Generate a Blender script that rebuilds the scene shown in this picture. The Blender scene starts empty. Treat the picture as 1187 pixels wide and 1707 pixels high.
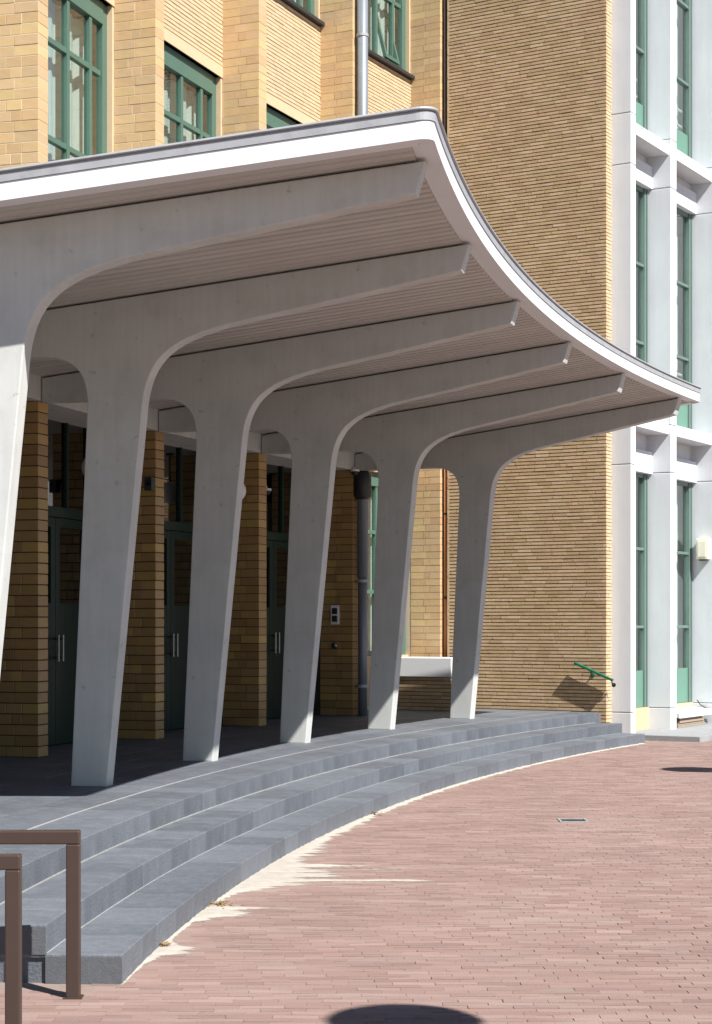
import bpy, bmesh, math, random
import numpy as np
from mathutils import Vector, noise as mnoise

random.seed(7)
rng = np.random.default_rng(11)
S = bpy.context.scene
col = S.collection

# ------------------------------------------------------------------ camera
F_PX, HOR = 3000.0, 1039.70          # focal length and horizon row in photo pixels (1187 x 1707)
HG = 1.72                            # eye height
cam_d = bpy.data.cameras.new('camera')
cam = bpy.data.objects.new('camera', cam_d)
col.objects.link(cam)
cam.location = (0, 0, HG)
cam.rotation_euler = (math.radians(90), 0, 0)
cam_d.sensor_fit = 'HORIZONTAL'
cam_d.sensor_width = 36.0
cam_d.lens = F_PX / 1187.0 * 36.0
cam_d.shift_y = (HOR - 853.5) / 1187.0
cam_d.clip_end = 2000
S.camera = cam

# ------------------------------------------------------------------ light
SUN = Vector((0.59, -0.64, 1.0)).normalized()      # towards the sun
w = bpy.data.worlds.new('World')
S.world = w
w.use_nodes = True
nt = w.node_tree
sky = nt.nodes.new('ShaderNodeTexSky')
sky.sky_type = 'NISHITA'
sky.sun_disc = False
sky.sun_elevation = math.asin(SUN.z)
sky.sun_rotation = math.atan2(SUN.x, SUN.y)
sky.air_density = 0.8
sky.dust_density = 0.2
nt.links.new(sky.outputs[0], nt.nodes['Background'].inputs[0])
nt.nodes['Background'].inputs[1].default_value = 0.05
sl = bpy.data.lights.new('sun', 'SUN')
sl.energy = 5.0
sl.angle = math.radians(0.53)
sl.color = (1.0, 0.972, 0.93)
so = bpy.data.objects.new('sun', sl)
col.objects.link(so)
so.location = (20, -18, 40)
so.rotation_euler = (-SUN).to_track_quat('-Z', 'Y').to_euler()
S.view_settings.view_transform = 'Standard'
S.view_settings.look = 'None'
S.view_settings.exposure = 1.0
S.view_settings.gamma = 1.0
S.render.engine = 'CYCLES'
S.cycles.max_bounces = 10
S.cycles.diffuse_bounces = 6
S.cycles.transparent_max_bounces = 12

# ------------------------------------------------------------------ plan geometry (concentric arcs)
CX, CY = 38.585, 5.921               # centre of the arcs
TH0, DTH = 3.00155, -0.065167        # first column axis, angle per bay
PLAT = 0.42
def T(i): return TH0 + DTH * (i - 1)
def pw(R, th, z=0.0): return Vector((CX + R * math.cos(th), CY + R * math.sin(th), z))
def zs(R): return 4.643 - 0.112 * (R - 38.525)       # canopy soffit height

# ------------------------------------------------------------------ helpers
class MB:
    def __init__(s): s.v = []; s.f = []
    def add(s, vs, fs):
        o = len(s.v); s.v += [tuple(p) for p in vs]; s.f += [tuple(o + i for i in q) for q in fs]
    def box(s, x0, x1, y0, y1, z0, z1):
        s.add([(x0,y0,z0),(x1,y0,z0),(x1,y1,z0),(x0,y1,z0),(x0,y0,z1),(x1,y0,z1),(x1,y1,z1),(x0,y1,z1)],
              [(0,3,2,1),(4,5,6,7),(0,1,5,4),(1,2,6,5),(2,3,7,6),(3,0,4,7)])
    def tube(s, pts, r, n=10, caps=True):
        pts = [Vector(p) for p in pts]; rings = []
        for k, p in enumerate(pts):
            a = pts[max(k-1,0)]; b = pts[min(k+1,len(pts)-1)]
            t = (b - a).normalized()
            up = Vector((0,0,1)) if abs(t.z) < .9 else Vector((1,0,0))
            e1 = t.cross(up).normalized(); e2 = t.cross(e1).normalized()
            rr = r[k] if isinstance(r, (list, tuple)) else r
            rings.append([p + e1*rr*math.cos(2*math.pi*j/n) + e2*rr*math.sin(2*math.pi*j/n) for j in range(n)])
        vs = [q for R_ in rings for q in R_]; fs = []
        for k in range(len(pts)-1):
            for j in range(n):
                fs.append((k*n+j, k*n+(j+1)%n, (k+1)*n+(j+1)%n, (k+1)*n+j))
        if caps:
            fs.append(tuple(range(n-1,-1,-1))); fs.append(tuple((len(pts)-1)*n+j for j in range(n)))
        s.add(vs, fs)
    def bar(s, p0, p1, wd, th):
        p0 = Vector(p0); p1 = Vector(p1); t = (p1-p0).normalized()
        up = Vector((0,0,1)) if abs(t.z) < .9 else Vector((1,0,0))
        e1 = t.cross(up).normalized()*wd/2; e2 = t.cross(e1).normalized()*th/2
        vs = [p + a*e1 + b*e2 for p in (p0,p1) for a,b in ((-1,-1),(1,-1),(1,1),(-1,1))]
        s.add(vs, [(0,1,2,3),(7,6,5,4),(0,4,5,1),(1,5,6,2),(2,6,7,3),(3,7,4,0)])
    def sweep(s, path, prof):      # path: list of functions giving a point from profile coordinates (a, b)
        n = len(prof); o = len(s.v)
        vs = [pt(a, b) for pt in path for a, b in prof]
        fs = []
        for k in range(len(path)-1):
            for j in range(n):
                fs.append((k*n+j, k*n+(j+1)%n, (k+1)*n+(j+1)%n, (k+1)*n+j))
        fs.append(tuple(range(n-1,-1,-1))); fs.append(tuple((len(path)-1)*n+j for j in range(n)))
        s.add(vs, fs)
    def mesh(s, name):
        m = bpy.data.meshes.new(name); m.from_pydata(s.v, [], s.f); m.validate(); m.update()
        bm = bmesh.new(); bm.from_mesh(m); bmesh.ops.recalc_face_normals(bm, faces=bm.faces); bm.to_mesh(m); bm.free()
        return m
    def build(s, name, mat, parent=None, loc=(0,0,0), rz=0.0, bevel=0.0, smooth=False):
        return link(name, s.mesh(name), mat, parent, loc, rz, bevel, smooth)

def link(name, mesh, mat, parent=None, loc=(0,0,0), rz=0.0, bevel=0.0, smooth=False):
    if mat is not None and not mesh.materials: mesh.materials.append(mat)
    o = bpy.data.objects.new(name, mesh); col.objects.link(o)
    o.location = loc; o.rotation_euler = (0,0,rz); o.parent = parent
    if smooth:
        for p in mesh.polygons: p.use_smooth = True
    if bevel:
        b = o.modifiers.new('bevel', 'BEVEL'); b.width = bevel; b.segments = 2; b.limit_method = 'ANGLE'; b.angle_limit = math.radians(40)
    return o
def thing(name, label, cat, loc, rz=0.0, group=None):
    o = bpy.data.objects.new(name, None); col.objects.link(o)
    o.empty_display_size = .2
    o.location = loc; o.rotation_euler = (0,0,rz); o['label'] = label; o['category'] = cat
    if group: o['group'] = group
    return o
def tag(o, label, cat, group=None):
    o['label'] = label; o['category'] = cat
    if group: o['group'] = group
    return o
def rel(parent, P): return Vector(P) - Vector(parent.location)

# ------------------------------------------------------------------ materials
def M(name, base, rough=.7, var=.12, scale=6.0, bump=.0, bscale=60.0, rand=0.0, hue=0.0, streak=0.0, spec=.5, metal=0.0, tints=None, dirt=None, dmap=(1,1,1), specks=None):
    """principled material: base colour with cloudy mottling, optional per-piece variation, streaks and fine relief"""
    m = bpy.data.materials.new(name); m.use_nodes = True
    n = m.node_tree.nodes; l = m.node_tree.links; b = n['Principled BSDF']
    b.inputs['Roughness'].default_value = rough; b.inputs['Metallic'].default_value = metal
    b.inputs['Specular IOR Level'].default_value = spec
    tc = n.new('ShaderNodeTexCoord')
    def math_(op, a, c):
        x = n.new('ShaderNodeMath'); x.operation = op
        for k, q in enumerate((a, c)):
            if isinstance(q, (int, float)): x.inputs[k].default_value = q
            else: l.new(q, x.inputs[k])
        return x.outputs[0]
    no = n.new('ShaderNodeTexNoise'); no.inputs['Scale'].default_value = scale; no.inputs['Detail'].default_value = 6; no.inputs['Roughness'].default_value = .62
    l.new(tc.outputs['Object'], no.inputs['Vector'])
    val = math_('ADD', math_('MULTIPLY', math_('SUBTRACT', no.outputs['Fac'], .5), 2*var*1.6), 1.0)
    if streak:
        mp = n.new('ShaderNodeMapping'); mp.inputs['Scale'].default_value = (9, 9, .5)
        l.new(tc.outputs['Object'], mp.inputs['Vector'])
        n2 = n.new('ShaderNodeTexNoise'); n2.inputs['Scale'].default_value = 2.0; n2.inputs['Detail'].default_value = 5
        l.new(mp.outputs[0], n2.inputs['Vector'])
        val = math_('MULTIPLY', val, math_('ADD', math_('MULTIPLY', math_('SUBTRACT', n2.outputs['Fac'], .5), 2*streak), 1.0))
    rnd = None
    if rand or hue or tints:
        oi = n.new('ShaderNodeObjectInfo'); ge = n.new('ShaderNodeNewGeometry')
        rnd = math_('FRACT', math_('ADD', oi.outputs['Random'], ge.outputs['Random Per Island']), 0)
        val = math_('MULTIPLY', val, math_('ADD', math_('MULTIPLY', math_('SUBTRACT', rnd, .5), 2*rand), 1.0))
    if tints:
        cr = n.new('ShaderNodeValToRGB'); cr.color_ramp.interpolation = 'CONSTANT'
        els = cr.color_ramp.elements
        while len(els) < len(tints): els.new(.5)
        for k, t in enumerate(tints):
            els[k].position = k/len(tints); els[k].color = (*t, 1)
        r2 = math_('FRACT', math_('MULTIPLY', rnd, 7.13), 0)
        l.new(r2, cr.inputs[0]); basec = cr.outputs[0]
    else:
        rgb = n.new('ShaderNodeRGB'); rgb.outputs[0].default_value = (*base, 1); basec = rgb.outputs[0]
    vm = n.new('ShaderNodeVectorMath'); vm.operation = 'SCALE'
    l.new(basec, vm.inputs[0]); l.new(val, vm.inputs['Scale'])
    outc = vm.outputs[0]
    if dirt:
        dc, amount, dsc = dirt
        n3 = n.new('ShaderNodeTexNoise'); n3.inputs['Scale'].default_value = dsc; n3.inputs['Detail'].default_value = 8; n3.inputs['Roughness'].default_value = .7
        mp3 = n.new('ShaderNodeMapping'); mp3.inputs['Scale'].default_value = dmap
        l.new(tc.outputs['Object'], mp3.inputs[0]); l.new(mp3.outputs[0], n3.inputs['Vector'])
        mr = n.new('ShaderNodeMapRange'); mr.inputs[1].default_value = .5; mr.inputs[2].default_value = .75; mr.inputs[4].default_value = amount
        l.new(n3.outputs['Fac'], mr.inputs[0])
        mx = n.new('ShaderNodeMix'); mx.data_type = 'RGBA'
        l.new(mr.outputs[0], mx.inputs[0]); l.new(outc, mx.inputs[6]); mx.inputs[7].default_value = (*dc, 1)
        outc = mx.outputs[2]
    if specks:
        sc_, am_, ssc = specks
        n4 = n.new('ShaderNodeTexNoise'); n4.inputs['Scale'].default_value = ssc; n4.inputs['Detail'].default_value = 3
        l.new(tc.outputs['Object'], n4.inputs['Vector'])
        mr4 = n.new('ShaderNodeMapRange'); mr4.inputs[1].default_value = .66; mr4.inputs[2].default_value = .74; mr4.inputs[4].default_value = am_
        l.new(n4.outputs['Fac'], mr4.inputs[0])
        mx4 = n.new('ShaderNodeMix'); mx4.data_type = 'RGBA'
        l.new(mr4.outputs[0], mx4.inputs[0]); l.new(outc, mx4.inputs[6]); mx4.inputs[7].default_value = (*sc_, 1)
        outc = mx4.outputs[2]
    l.new(outc, b.inputs['Base Color'])
    if bump:
        nb = n.new('ShaderNodeTexNoise'); nb.inputs['Scale'].default_value = bscale; nb.inputs['Detail'].default_value = 6
        l.new(tc.outputs['Object'], nb.inputs['Vector'])
        bp = n.new('ShaderNodeBump'); bp.inputs['Strength'].default_value = bump; bp.inputs['Distance'].default_value = .01
        l.new(nb.outputs['Fac'], bp.inputs['Height']); l.new(bp.outputs[0], b.inputs['Normal'])
    return m

def glass(name, tint, refl=1.0):
    m = bpy.data.materials.new(name); m.use_nodes = True
    n = m.node_tree.nodes; l = m.node_tree.links
    for q in list(n): n.remove(q)
    out = n.new('ShaderNodeOutputMaterial'); tr = n.new('ShaderNodeBsdfTransparent'); gl = n.new('ShaderNodeBsdfGlossy')
    tr.inputs[0].default_value = (*tint, 1); gl.inputs['Roughness'].default_value = .01
    tc = n.new('ShaderNodeTexCoord'); nz = n.new('ShaderNodeTexNoise'); nz.inputs['Scale'].default_value = .9; nz.inputs['Detail'].default_value = 1
    l.new(tc.outputs['Object'], nz.inputs['Vector'])
    bp = n.new('ShaderNodeBump'); bp.inputs['Strength'].default_value = .12; bp.inputs['Distance'].default_value = .02
    l.new(nz.outputs['Fac'], bp.inputs['Height']); l.new(bp.outputs[0], gl.inputs['Normal'])
    ge = n.new('ShaderNodeNewGeometry'); dt = n.new('ShaderNodeVectorMath'); dt.operation = 'DOT_PRODUCT'
    l.new(ge.outputs['Normal'], dt.inputs[0]); l.new(ge.outputs['Incoming'], dt.inputs[1])
    def op(kind, a, b):      # Schlick reflectance, the same from both sides of the pane
        x = n.new('ShaderNodeMath'); x.operation = kind
        for k, q in enumerate((a, b)):
            if q is None: continue
            if isinstance(q, (int, float)): x.inputs[k].default_value = q
            else: l.new(q, x.inputs[k])
        return x
    ab = op('ABSOLUTE', dt.outputs['Value'], None)
    pw5 = op('POWER', op('SUBTRACT', 1.0, ab.outputs[0]).outputs[0], 5.0)
    mu = op('MULTIPLY', op('ADD', op('MULTIPLY', pw5.outputs[0], .95).outputs[0], .05).outputs[0], refl); mu.use_clamp = True
    mx = n.new('ShaderNodeMixShader'); l.new(mu.outputs[0], mx.inputs[0]); l.new(tr.outputs[0], mx.inputs[1]); l.new(gl.outputs[0], mx.inputs[2])
    l.new(mx.outputs[0], out.inputs[0])
    return m

CONC = M('canopy_concrete', (.485,.495,.475), .78, .12, 1.3, .18, 150, streak=.12, dirt=((.35,.345,.32), .65, 1.9), specks=((.25,.24,.21), .55, 11))
SOFF = M('soffit_paint', (.45,.43,.40), .6, .06, 3, rand=.06)
WHITE = M('white_paint', (.66,.67,.68), .5, .03, 3, dirt=((.52,.52,.51), .3, 6))
ZINC = M('zinc_flashing', (.36,.37,.385), .5, .14, 5, metal=.15, dirt=((.20,.20,.21), .5, 9))
ZPIPE = M('zinc_pipe', (.19,.21,.235), .42, .10, 4, metal=.2)
ROOF = M('roof_felt', (.16,.16,.165), .9, .1, 6)
BRICK = M('glazed_yellow_brick', (.51,.35,.18), .5, .09, 9, .12, 40, rand=.07,
          tints=[(.505,.345,.178),(.53,.37,.195),(.51,.34,.182),(.49,.345,.195),(.54,.385,.192),(.48,.32,.172),(.52,.36,.205)], dirt=((.43,.285,.155), .35, 1.2))
MORT = M('brick_mortar', (.52,.43,.32), .95, .12, 20)
MORT_SHADE = M('shaded_brick_mortar', (.055,.038,.022), .95, .12, 20)  # mortar below the canopy, its shade put into the colour
BRICK_SHADE = M('shaded_yellow_brick', (.36,.225,.085), .38, .10, 9, .12, 40, rand=.12,
          tints=[(.36,.225,.085),(.39,.25,.09),(.34,.20,.08),(.37,.24,.10),(.41,.27,.09),(.33,.20,.085)])  # darker copy of the yellow brick, canopy shade painted into its tints
NARROW = M('narrow_buff_brick', (.46,.325,.195), .85, .10, 14, .3, 55, rand=.08,
           tints=[(.475,.335,.195),(.51,.37,.225),(.44,.305,.175),(.495,.34,.21),(.47,.34,.185),(.52,.385,.24)], dirt=((.33,.215,.115), .5, 1.3), dmap=(1.4,1,.35))
NMORT = M('raked_mortar', (.19,.122,.073), .95, .1, 20)
NARROW2 = M('narrow_cream_brick', (.50,.375,.23), .85, .08, 14, .3, 55, rand=.07)
CREAM = M('cream_band', (.51,.385,.24), .8, .06, 8, .15, 60)
GREEN = M('green_paint', (.066,.130,.098), .4, .06, 5)
WGREEN = M('grey_green_paint', (.115,.172,.150), .45, .06, 5)
DGREEN = M('dark_green_paint', (.003,.020,.013), .4, .1, 5, spec=.3)
GPANEL = M('green_panel', (.108,.222,.168), .45, .05, 5)
STONE = M('blue_stone', (.102,.112,.129), .62, .20, 4, .5, 60, rand=.17, streak=.26, dirt=((.165,.176,.194), .5, 5), specks=((.20,.205,.21), .4, 16))
STONED = M('rough_dark_stone', (.085,.09,.10), .85, .2, 30, .25, 120)
GROUT = M('white_grout', (.27,.268,.255), .9, .25, 12)
SAND = M('white_sand', (.37,.338,.292), .95, .12, 14, .5, 160, dirt=((.27,.205,.17), .6, 12), dmap=(1,3,1))
PAVER = M('red_brick_paver', (.225,.147,.123), .88, .13, .8, .3, 80, rand=.09,
          tints=[(.225,.146,.125),(.232,.152,.129),(.208,.134,.116),(.228,.152,.132),(.222,.140,.118),(.244,.166,.143)], dirt=((.33,.258,.222), .6, 1.6), dmap=(.45,2.6,1))
JOINT = M('paver_joint', (.21,.155,.132), .95, .2, 8, dirt=((.40,.34,.29), .5, 9), dmap=(.6,4,1))
WCONC = M('white_concrete', (.60,.62,.645), .75, .05, 1.6, .15, 60, streak=.06, dirt=((.49,.51,.535), .3, 2.5))
BROWN = M('brown_coated_steel', (.048,.031,.024), .42, .1, 6, spec=.4)
RUST = M('copper_pipe', (.38,.15,.06), .5, .12, 6)
DBROWN = M('dark_brown_pipe', (.045,.028,.02), .5, .12, 6)
DARK = M('dark_metal', (.025,.025,.028), .45, .1, 6)
STEEL = M('stainless_steel', (.30,.30,.30), .35, .03, 6, metal=1.0)
CURT = M('white_curtain', (0.546,0.546,0.532), .9, .04, 5)
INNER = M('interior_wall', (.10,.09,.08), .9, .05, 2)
INNERL = M('interior_white_wall', (0.518,0.518,0.504), .9, .03, 2)
SLAB = M('grey_concrete_slab', (0.252,0.256,0.259), .85, .14, 5, .4, 70, dirt=((0.154,0.147,0.140), .5, 12))
PLAST = M('cream_plastic', (.72,.68,.55), .45, .03, 5)
WPLAST = M('white_plastic', (.78,.78,.76), .4, .02, 5)
GRAIL = M('green_rail_paint', (.012,.115,.062), .35, .08, 8)
STRAW = M('dry_leaf', (.20,.125,.05), .9, .2, 20, rand=.35)
PAPER = M('paper', (.85,.85,.83), .8, .02, 5)
GLASS = glass('window_glass', (.86,.92,.90), 1.7)
DGLASS = glass('door_glass', (.40,.46,.45), 2.4)

# ================================================================== SETTING
# ground sheet under everything, pavers on it where the camera can see them
mb = MB(); mb.add([(-400,-400,-.003),(400,-400,-.003),(400,400,-.003),(-400,400,-.003)], [(0,1,2,3)])
ground = mb.build('ground', JOINT); ground['kind'] = 'structure'

RN = [39.79, 40.16, 40.55]           # nosing radii of the three steps
TL, TR = 3.0745, 2.6168              # ends of the steps
def paving():
    PX, PY, J = .205, .066, .003
    y = 5.4; row = 0; V = []; F = []
    rr = random.Random(3)
    while y < 27.2:
        x = -.2*y - 2.2 - (row % 2)*PX/2 + rr.uniform(-.02,.02)
        xmax = .2*y + 2.6
        yy = y
        while x < xmax:
            xc, yc = x + PX/2, yy + PY/2
            r = math.hypot(xc-CX, yc-CY); th = math.atan2(yc-CY, xc-CX)
            ok = r < 39.84 or th > TL + .004
            if th < 2.615 and r > 36 and ((xc-4.04)*.859 - (yc-26.4)*.5116) < .1 : ok = ok and r < 39.84
            if ok and not (1.78 < xc < 2.01 and 15.6 < yc < 15.84):
                dz = rr.gauss(0, .0008) - (.003 if rr.random() < .006 else 0); tx = rr.gauss(0, .0008); ty = rr.gauss(0, .0008)
                jx = rr.uniform(-.0015,.0015); g = J/2 + rr.uniform(-.001,.0012)
                x0, x1, y0, y1 = x+g+jx, x+PX-g+jx, yy+g*.8, yy+PY-g*.8
                o = len(V)
                V += [(x0,y0,-.007),(x1,y0,-.007),(x1,y1,-.007),(x0,y1,-.007),
                      (x0,y0,dz-tx-ty),(x1,y0,dz+tx-ty),(x1,y1,dz+tx+ty),(x0,y1,dz-tx+ty)]
                F += [(o+4,o+5,o+6,o+7),(o,o+1,o+5,o+4),(o+1,o+2,o+6,o+5),(o+2,o+3,o+7,o+6),(o+3,o,o+4,o+7)]
            x += PX
        y += PY; row += 1
    m = bpy.data.meshes.new('brick_paving'); m.from_pydata(V, [], F); m.update()
    o = link('paving_bricks', m, PAVER, ground)
    o['kind'] = 'stuff'
paving()

# ------------------------------------------------------------------ steps and platform of blue stone

steps = bpy.data.objects.new('steps', None); col.objects.link(steps); steps.location = pw(40.2, 2.85, 0)
steps['kind'] = 'structure'
def ring_block(R0, R1, dth, z0, z1, n=3):
    """a block of a ring, in the frame of its near end: x outward from R0, y towards the near side"""
    m = MB(); vs = []; fs = []
    for k in range(n+1):
        a = -dth*k/n
        for R, z in ((R0,z0),(R1,z0),(R1,z1),(R0,z1)):
            vs.append((R*math.cos(a)-R0, R*math.sin(a), z))
    for k in range(n):
        for j in range(4):
            fs.append((4*k+j, 4*k+(j+1)%4, 4*k+4+(j+1)%4, 4*k+4+j))
    fs.append((0,3,2,1)); fs.append((4*n,4*n+1,4*n+2,4*n+3))
    m.add(vs, fs); return m
def ring_row(name, R0, R1, z0, z1, tstart, tend, lengths, mat, parent, gap=.004, jitter=0.0, bevel=.006):
    """blocks side by side round the arc; alike lengths share mesh data"""
    cache = {}; th = tstart; k = 0; rr = random.Random(int(R0*1000))
    while th > tend + .0008:
        L = rr.choice(lengths); dth = L/R0
        if th - dth < tend + .3/R0: dth = th - tend
        key = round(dth, 5)
        if key not in cache:
            cache[key] = ring_block(R0, R1, dth - gap/R0, z0, z1).mesh(name)
        dz = rr.uniform(-jitter, jitter)
        p = pw(R0, th, dz) - Vector(parent.location)
        link(name, cache[key], mat, parent, p, th, bevel)
        th -= dth; k += 1
for k, R in enumerate(RN):
    z1 = .14*(k+1)
    ring_row('stone_block', R, R + (.372 if k < 2 else .462), z1-.16, z1, TL, TR if k < 2 else 2.6135, (.36,.44,.52), STONE, steps, jitter=.0012)
def ring_strip(name, R0, R1, z0, z1, t0, t1, mat, parent, n=60):
    m = MB(); vs = []; fs = []
    base = Vector(parent.location)
    for k in range(n+1):
        t = t0 + (t1-t0)*k/n
        for R, z in ((R0,z0),(R1,z0),(R1,z1),(R0,z1)): vs.append(pw(R, t, z) - base)
    for k in range(n):
        for j in range(4): fs.append((4*k+j, 4*k+(j+1)%4, 4*k+4+(j+1)%4, 4*k+4+j))
    fs.append((0,3,2,1)); fs.append((4*n,4*n+1,4*n+2,4*n+3))
    m.add(vs, fs); return m.build(name, mat, parent)
for k, R in enumerate(RN[1:]):
    ring_strip('grout_line', R-.005, R+.004, .14*(k+1)-.05, .14*(k+1)+.0025, TL-.0005, TR+.0005, GROUT, steps)
ring_strip('grout_line', 41.014, 41.034, .30, .4185, TL-.0005, 2.614, GROUT, steps)
ring_strip('step_core', 40.166, 40.58, -.02, .275, TL-.0004, 2.615, STONE, steps)
ring_strip('platform_core', 40.585, 44.0, -.02, .375, TL-.0006, 2.608, STONE, steps)
# paving of the platform, rows of tiles behind the nosing stones
R = 41.038; row = 0
while R < 43.9:
    ring_row('platform_tile', R, R+.392, .37, .42, TL - .003*(row % 2), 2.611, (.58,.58,.58), STONE, steps, gap=.005, jitter=.0008, bevel=.003)
    R += .398; row += 1
# rough sawn end faces of the steps
for k, R in enumerate(RN):
    m = MB(); m.box(.0, .371, 0, .006, -.002 if k == 0 else .14*k-.004, .14*(k+1)-.012)
    m.build('rough_end_face', STONED, steps, pw(R, TL, 0) - Vector(steps.location), TL)

# white sand swept against the steps: a thin height field that sinks under the pavers where it runs out
def sand():
    n1, n2 = 900, 90
    V = []; keep = []
    t0, t1 = TL + .003, 2.6185
    for i in range(n1+1):
        th = t0 + (t1-t0)*i/n1
        for j in range(n2+1):
            wd = -.004 + 1.9*(j/n2)**1.7
            p = pw(RN[0]-wd, th)
            X, Y = p.x, p.y
            nz = mnoise.fractal(Vector((X*1.7, Y*11, 0)), .9, 2.1, 4)
            n3 = mnoise.noise(Vector((X*6, Y*30, 3)))
            W = .045 + .035*math.exp(-((Y-17)/4)**2)
            W += .62*math.exp(-((Y-12.45)/.50)**2) + .25*math.exp(-((Y-11.85)/.25)**2) + .12*math.exp(-((Y-13.6)/.5)**2)
            W += .34*math.exp(-((Y-10.75)/.22)**2) + .20*math.exp(-((Y-9.45)/.16)**2) + .05*math.exp(-((Y-15)/.8)**2)
            if Y < 11.3: W -= .025
            h = .030*math.exp(-(max(wd,0)/W)**1.2) + .012*nz + .003*n3 - .0125
            h = min(h, .012 + .006*nz)
            Yl = 12.05 - .02*(X+.4)
            s = math.exp(-((Y-Yl)/.055)**2)*(1 if X < .35 else max(0, 1-(X-.35)/.5))
            h = max(h, -.012 + .021*s + .005*nz)
            if j == 0: h = max(h, -.003)
            if Y < 9.25: h -= .004*(9.25-Y)/.3
            V.append((X, Y, h)); keep.append(h > -.004)
    F = []
    for i in range(n1):
        for j in range(n2):
            q = (i*(n2+1)+j, (i+1)*(n2+1)+j, (i+1)*(n2+1)+j+1, i*(n2+1)+j+1)
            if any(keep[a] for a in q): F.append(q)
    m = bpy.data.meshes.new('sand'); m.from_pydata(V, [], F); m.update()
    at = m.attributes.new('cover', 'FLOAT', 'POINT'); at.data.foreach_set('value', [max(0., min(1., (v[2]+.0015)/.0085)) for v in V])
    bm = bmesh.new(); bm.from_mesh(m)
    bmesh.ops.delete(bm, geom=[v for v in bm.verts if not v.link_faces], context='VERTS')
    bmesh.ops.recalc_face_normals(bm, faces=bm.faces); bm.to_mesh(m); bm.free()
    o = link('sand', m, SAND, smooth=True); o['kind'] = 'stuff'
    tag(o, 'white sand swept along the foot of the stone steps', 'sand')
def sand_cover():
    n = SAND.node_tree.nodes; l = SAND.node_tree.links
    at = n.new('ShaderNodeAttribute'); at.attribute_name = 'cover'
    tc = n.new('ShaderNodeTexCoord'); mp = n.new('ShaderNodeMapping'); mp.inputs['Scale'].default_value = (1, 2.6, 1)
    nz = n.new('ShaderNodeTexNoise'); nz.inputs['Scale'].default_value = 22; nz.inputs['Detail'].default_value = 9; nz.inputs['Roughness'].default_value = .75
    l.new(tc.outputs['Object'], mp.inputs[0]); l.new(mp.outputs[0], nz.inputs['Vector'])
    a = n.new('ShaderNodeMath'); a.operation = 'ADD'; l.new(at.outputs['Fac'], a.inputs[0]); l.new(nz.outputs['Fac'], a.inputs[1])
    mr = n.new('ShaderNodeMapRange'); mr.inputs[1].default_value = .55; mr.inputs[2].default_value = 1.15; l.new(a.outputs[0], mr.inputs[0])
    l.new(mr.outputs[0], n['Principled BSDF'].inputs['Alpha'])
sand_cover()
sand()

# dry leaves and straw caught in the sand
def litter(name, label, px, py, n, sx, sy):
    d = F_PX*HG/(py-HOR); X = (px-593.5)/F_PX*d
    m = MB(); r = random.Random(int(px))
    for _ in range(n):
        x, y = r.gauss(0, sx), r.gauss(0, sy); a = r.uniform(0, math.pi); L = r.uniform(.012,.045); wd = r.uniform(.003,.011)
        z0 = r.uniform(.004,.022)
        c, s_ = math.cos(a), math.sin(a); zt = r.uniform(-.004,.010)
        mid = (x, y, z0+r.uniform(.002,.008))
        m.add([(x-c*L/2, y-s_*L/2, z0), (mid[0]-s_*wd, mid[1]+c*wd, mid[2]), (x+c*L/2, y+s_*L/2, z0+zt), (mid[0]+s_*wd, mid[1]-c*wd, mid[2]-.002)], [(0,1,2,3)])
    o = m.build(name, STRAW, None, (X, d, .004)); o['kind'] = 'stuff'
    tag(o, label, 'leaf litter')
litter('dry_leaves', 'larger heap of dry brown leaves on the sand by the lowest step', 350, 1511, 150, .07, .05)
litter('dry_leaves', 'small scatter of dry leaves nearest the near end of the steps', 267, 1580, 60, .035, .03)
litter('dry_leaves', 'tiny clump of dry leaves in the sand halfway along the steps', 624, 1359, 40, .035, .02)

# ================================================================== CANOPY
tA, tZ = 3.0135, 2.6569
RE, RI = 38.435, 43.22
cbase = pw(41.0, 2.835, PLAT)
canopy = thing('entrance_canopy', 'long white edged concrete canopy curving over the entrance steps', 'canopy', cbase)
def canopy_path():
    """outline of the roof in plan: near end, rounded corner, curved front edge, rounded corner, far end"""
    rc = .10; P = []
    a_c = rc/RE
    P.append((pw(RI, tA), (math.cos(tA+math.pi/2), math.sin(tA+math.pi/2))))
    for k in range(12): 
        R = RI + (RE+rc-RI)*(k+1)/12
        P.append((pw(R, tA), (math.cos(tA+math.pi/2), math.sin(tA+math.pi/2))))
    c = pw(RE+rc, tA - a_c)
    for k in range(1, 8):
        a = math.pi/2*k/8; e = (tA - a_c)
        nx = (math.cos(a)*-math.sin(e) - math.sin(a)*math.cos(e), math.cos(a)*math.cos(e) - math.sin(a)*math.sin(e))
        P.append((Vector((c.x+rc*nx[0], c.y+rc*nx[1], 0)), nx))
    for k in range(81):
        t = tA - a_c + (tZ + 2*a_c - tA)*k/80
        P.append((pw(RE, t), (-math.cos(t), -math.sin(t))))
    c = pw(RE+rc, tZ + a_c); e = tZ + a_c
    for k in range(1, 8):
        a = math.pi/2*k/8
        nx = (-math.cos(a)*math.cos(e) + math.sin(a)*math.sin(e), -math.cos(a)*math.sin(e) - math.sin(a)*math.cos(e))
        P.append((Vector((c.x+rc*nx[0], c.y+rc*nx[1], 0)), nx))
    for k in range(12):
        R = RE + rc + (RI-RE-rc)*k/11
        P.append((pw(R, tZ), (math.sin(tZ), -math.cos(tZ))))
    return P
CP = canopy_path()
def sweep_canopy(name, prof, mat, smooth=False):
    fns = []
    for p, nrm in CP:
        R = math.hypot(p.x-CX, p.y-CY); z = zs(R)
        fns.append(lambda a, b, p=p, nrm=nrm, z=z: (p.x + nrm[0]*a - cbase.x, p.y + nrm[1]*a - cbase.y, z + b - cbase.z))
    m = MB(); m.sweep(fns, prof); return m.build(name, mat, canopy, smooth=smooth)
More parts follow.
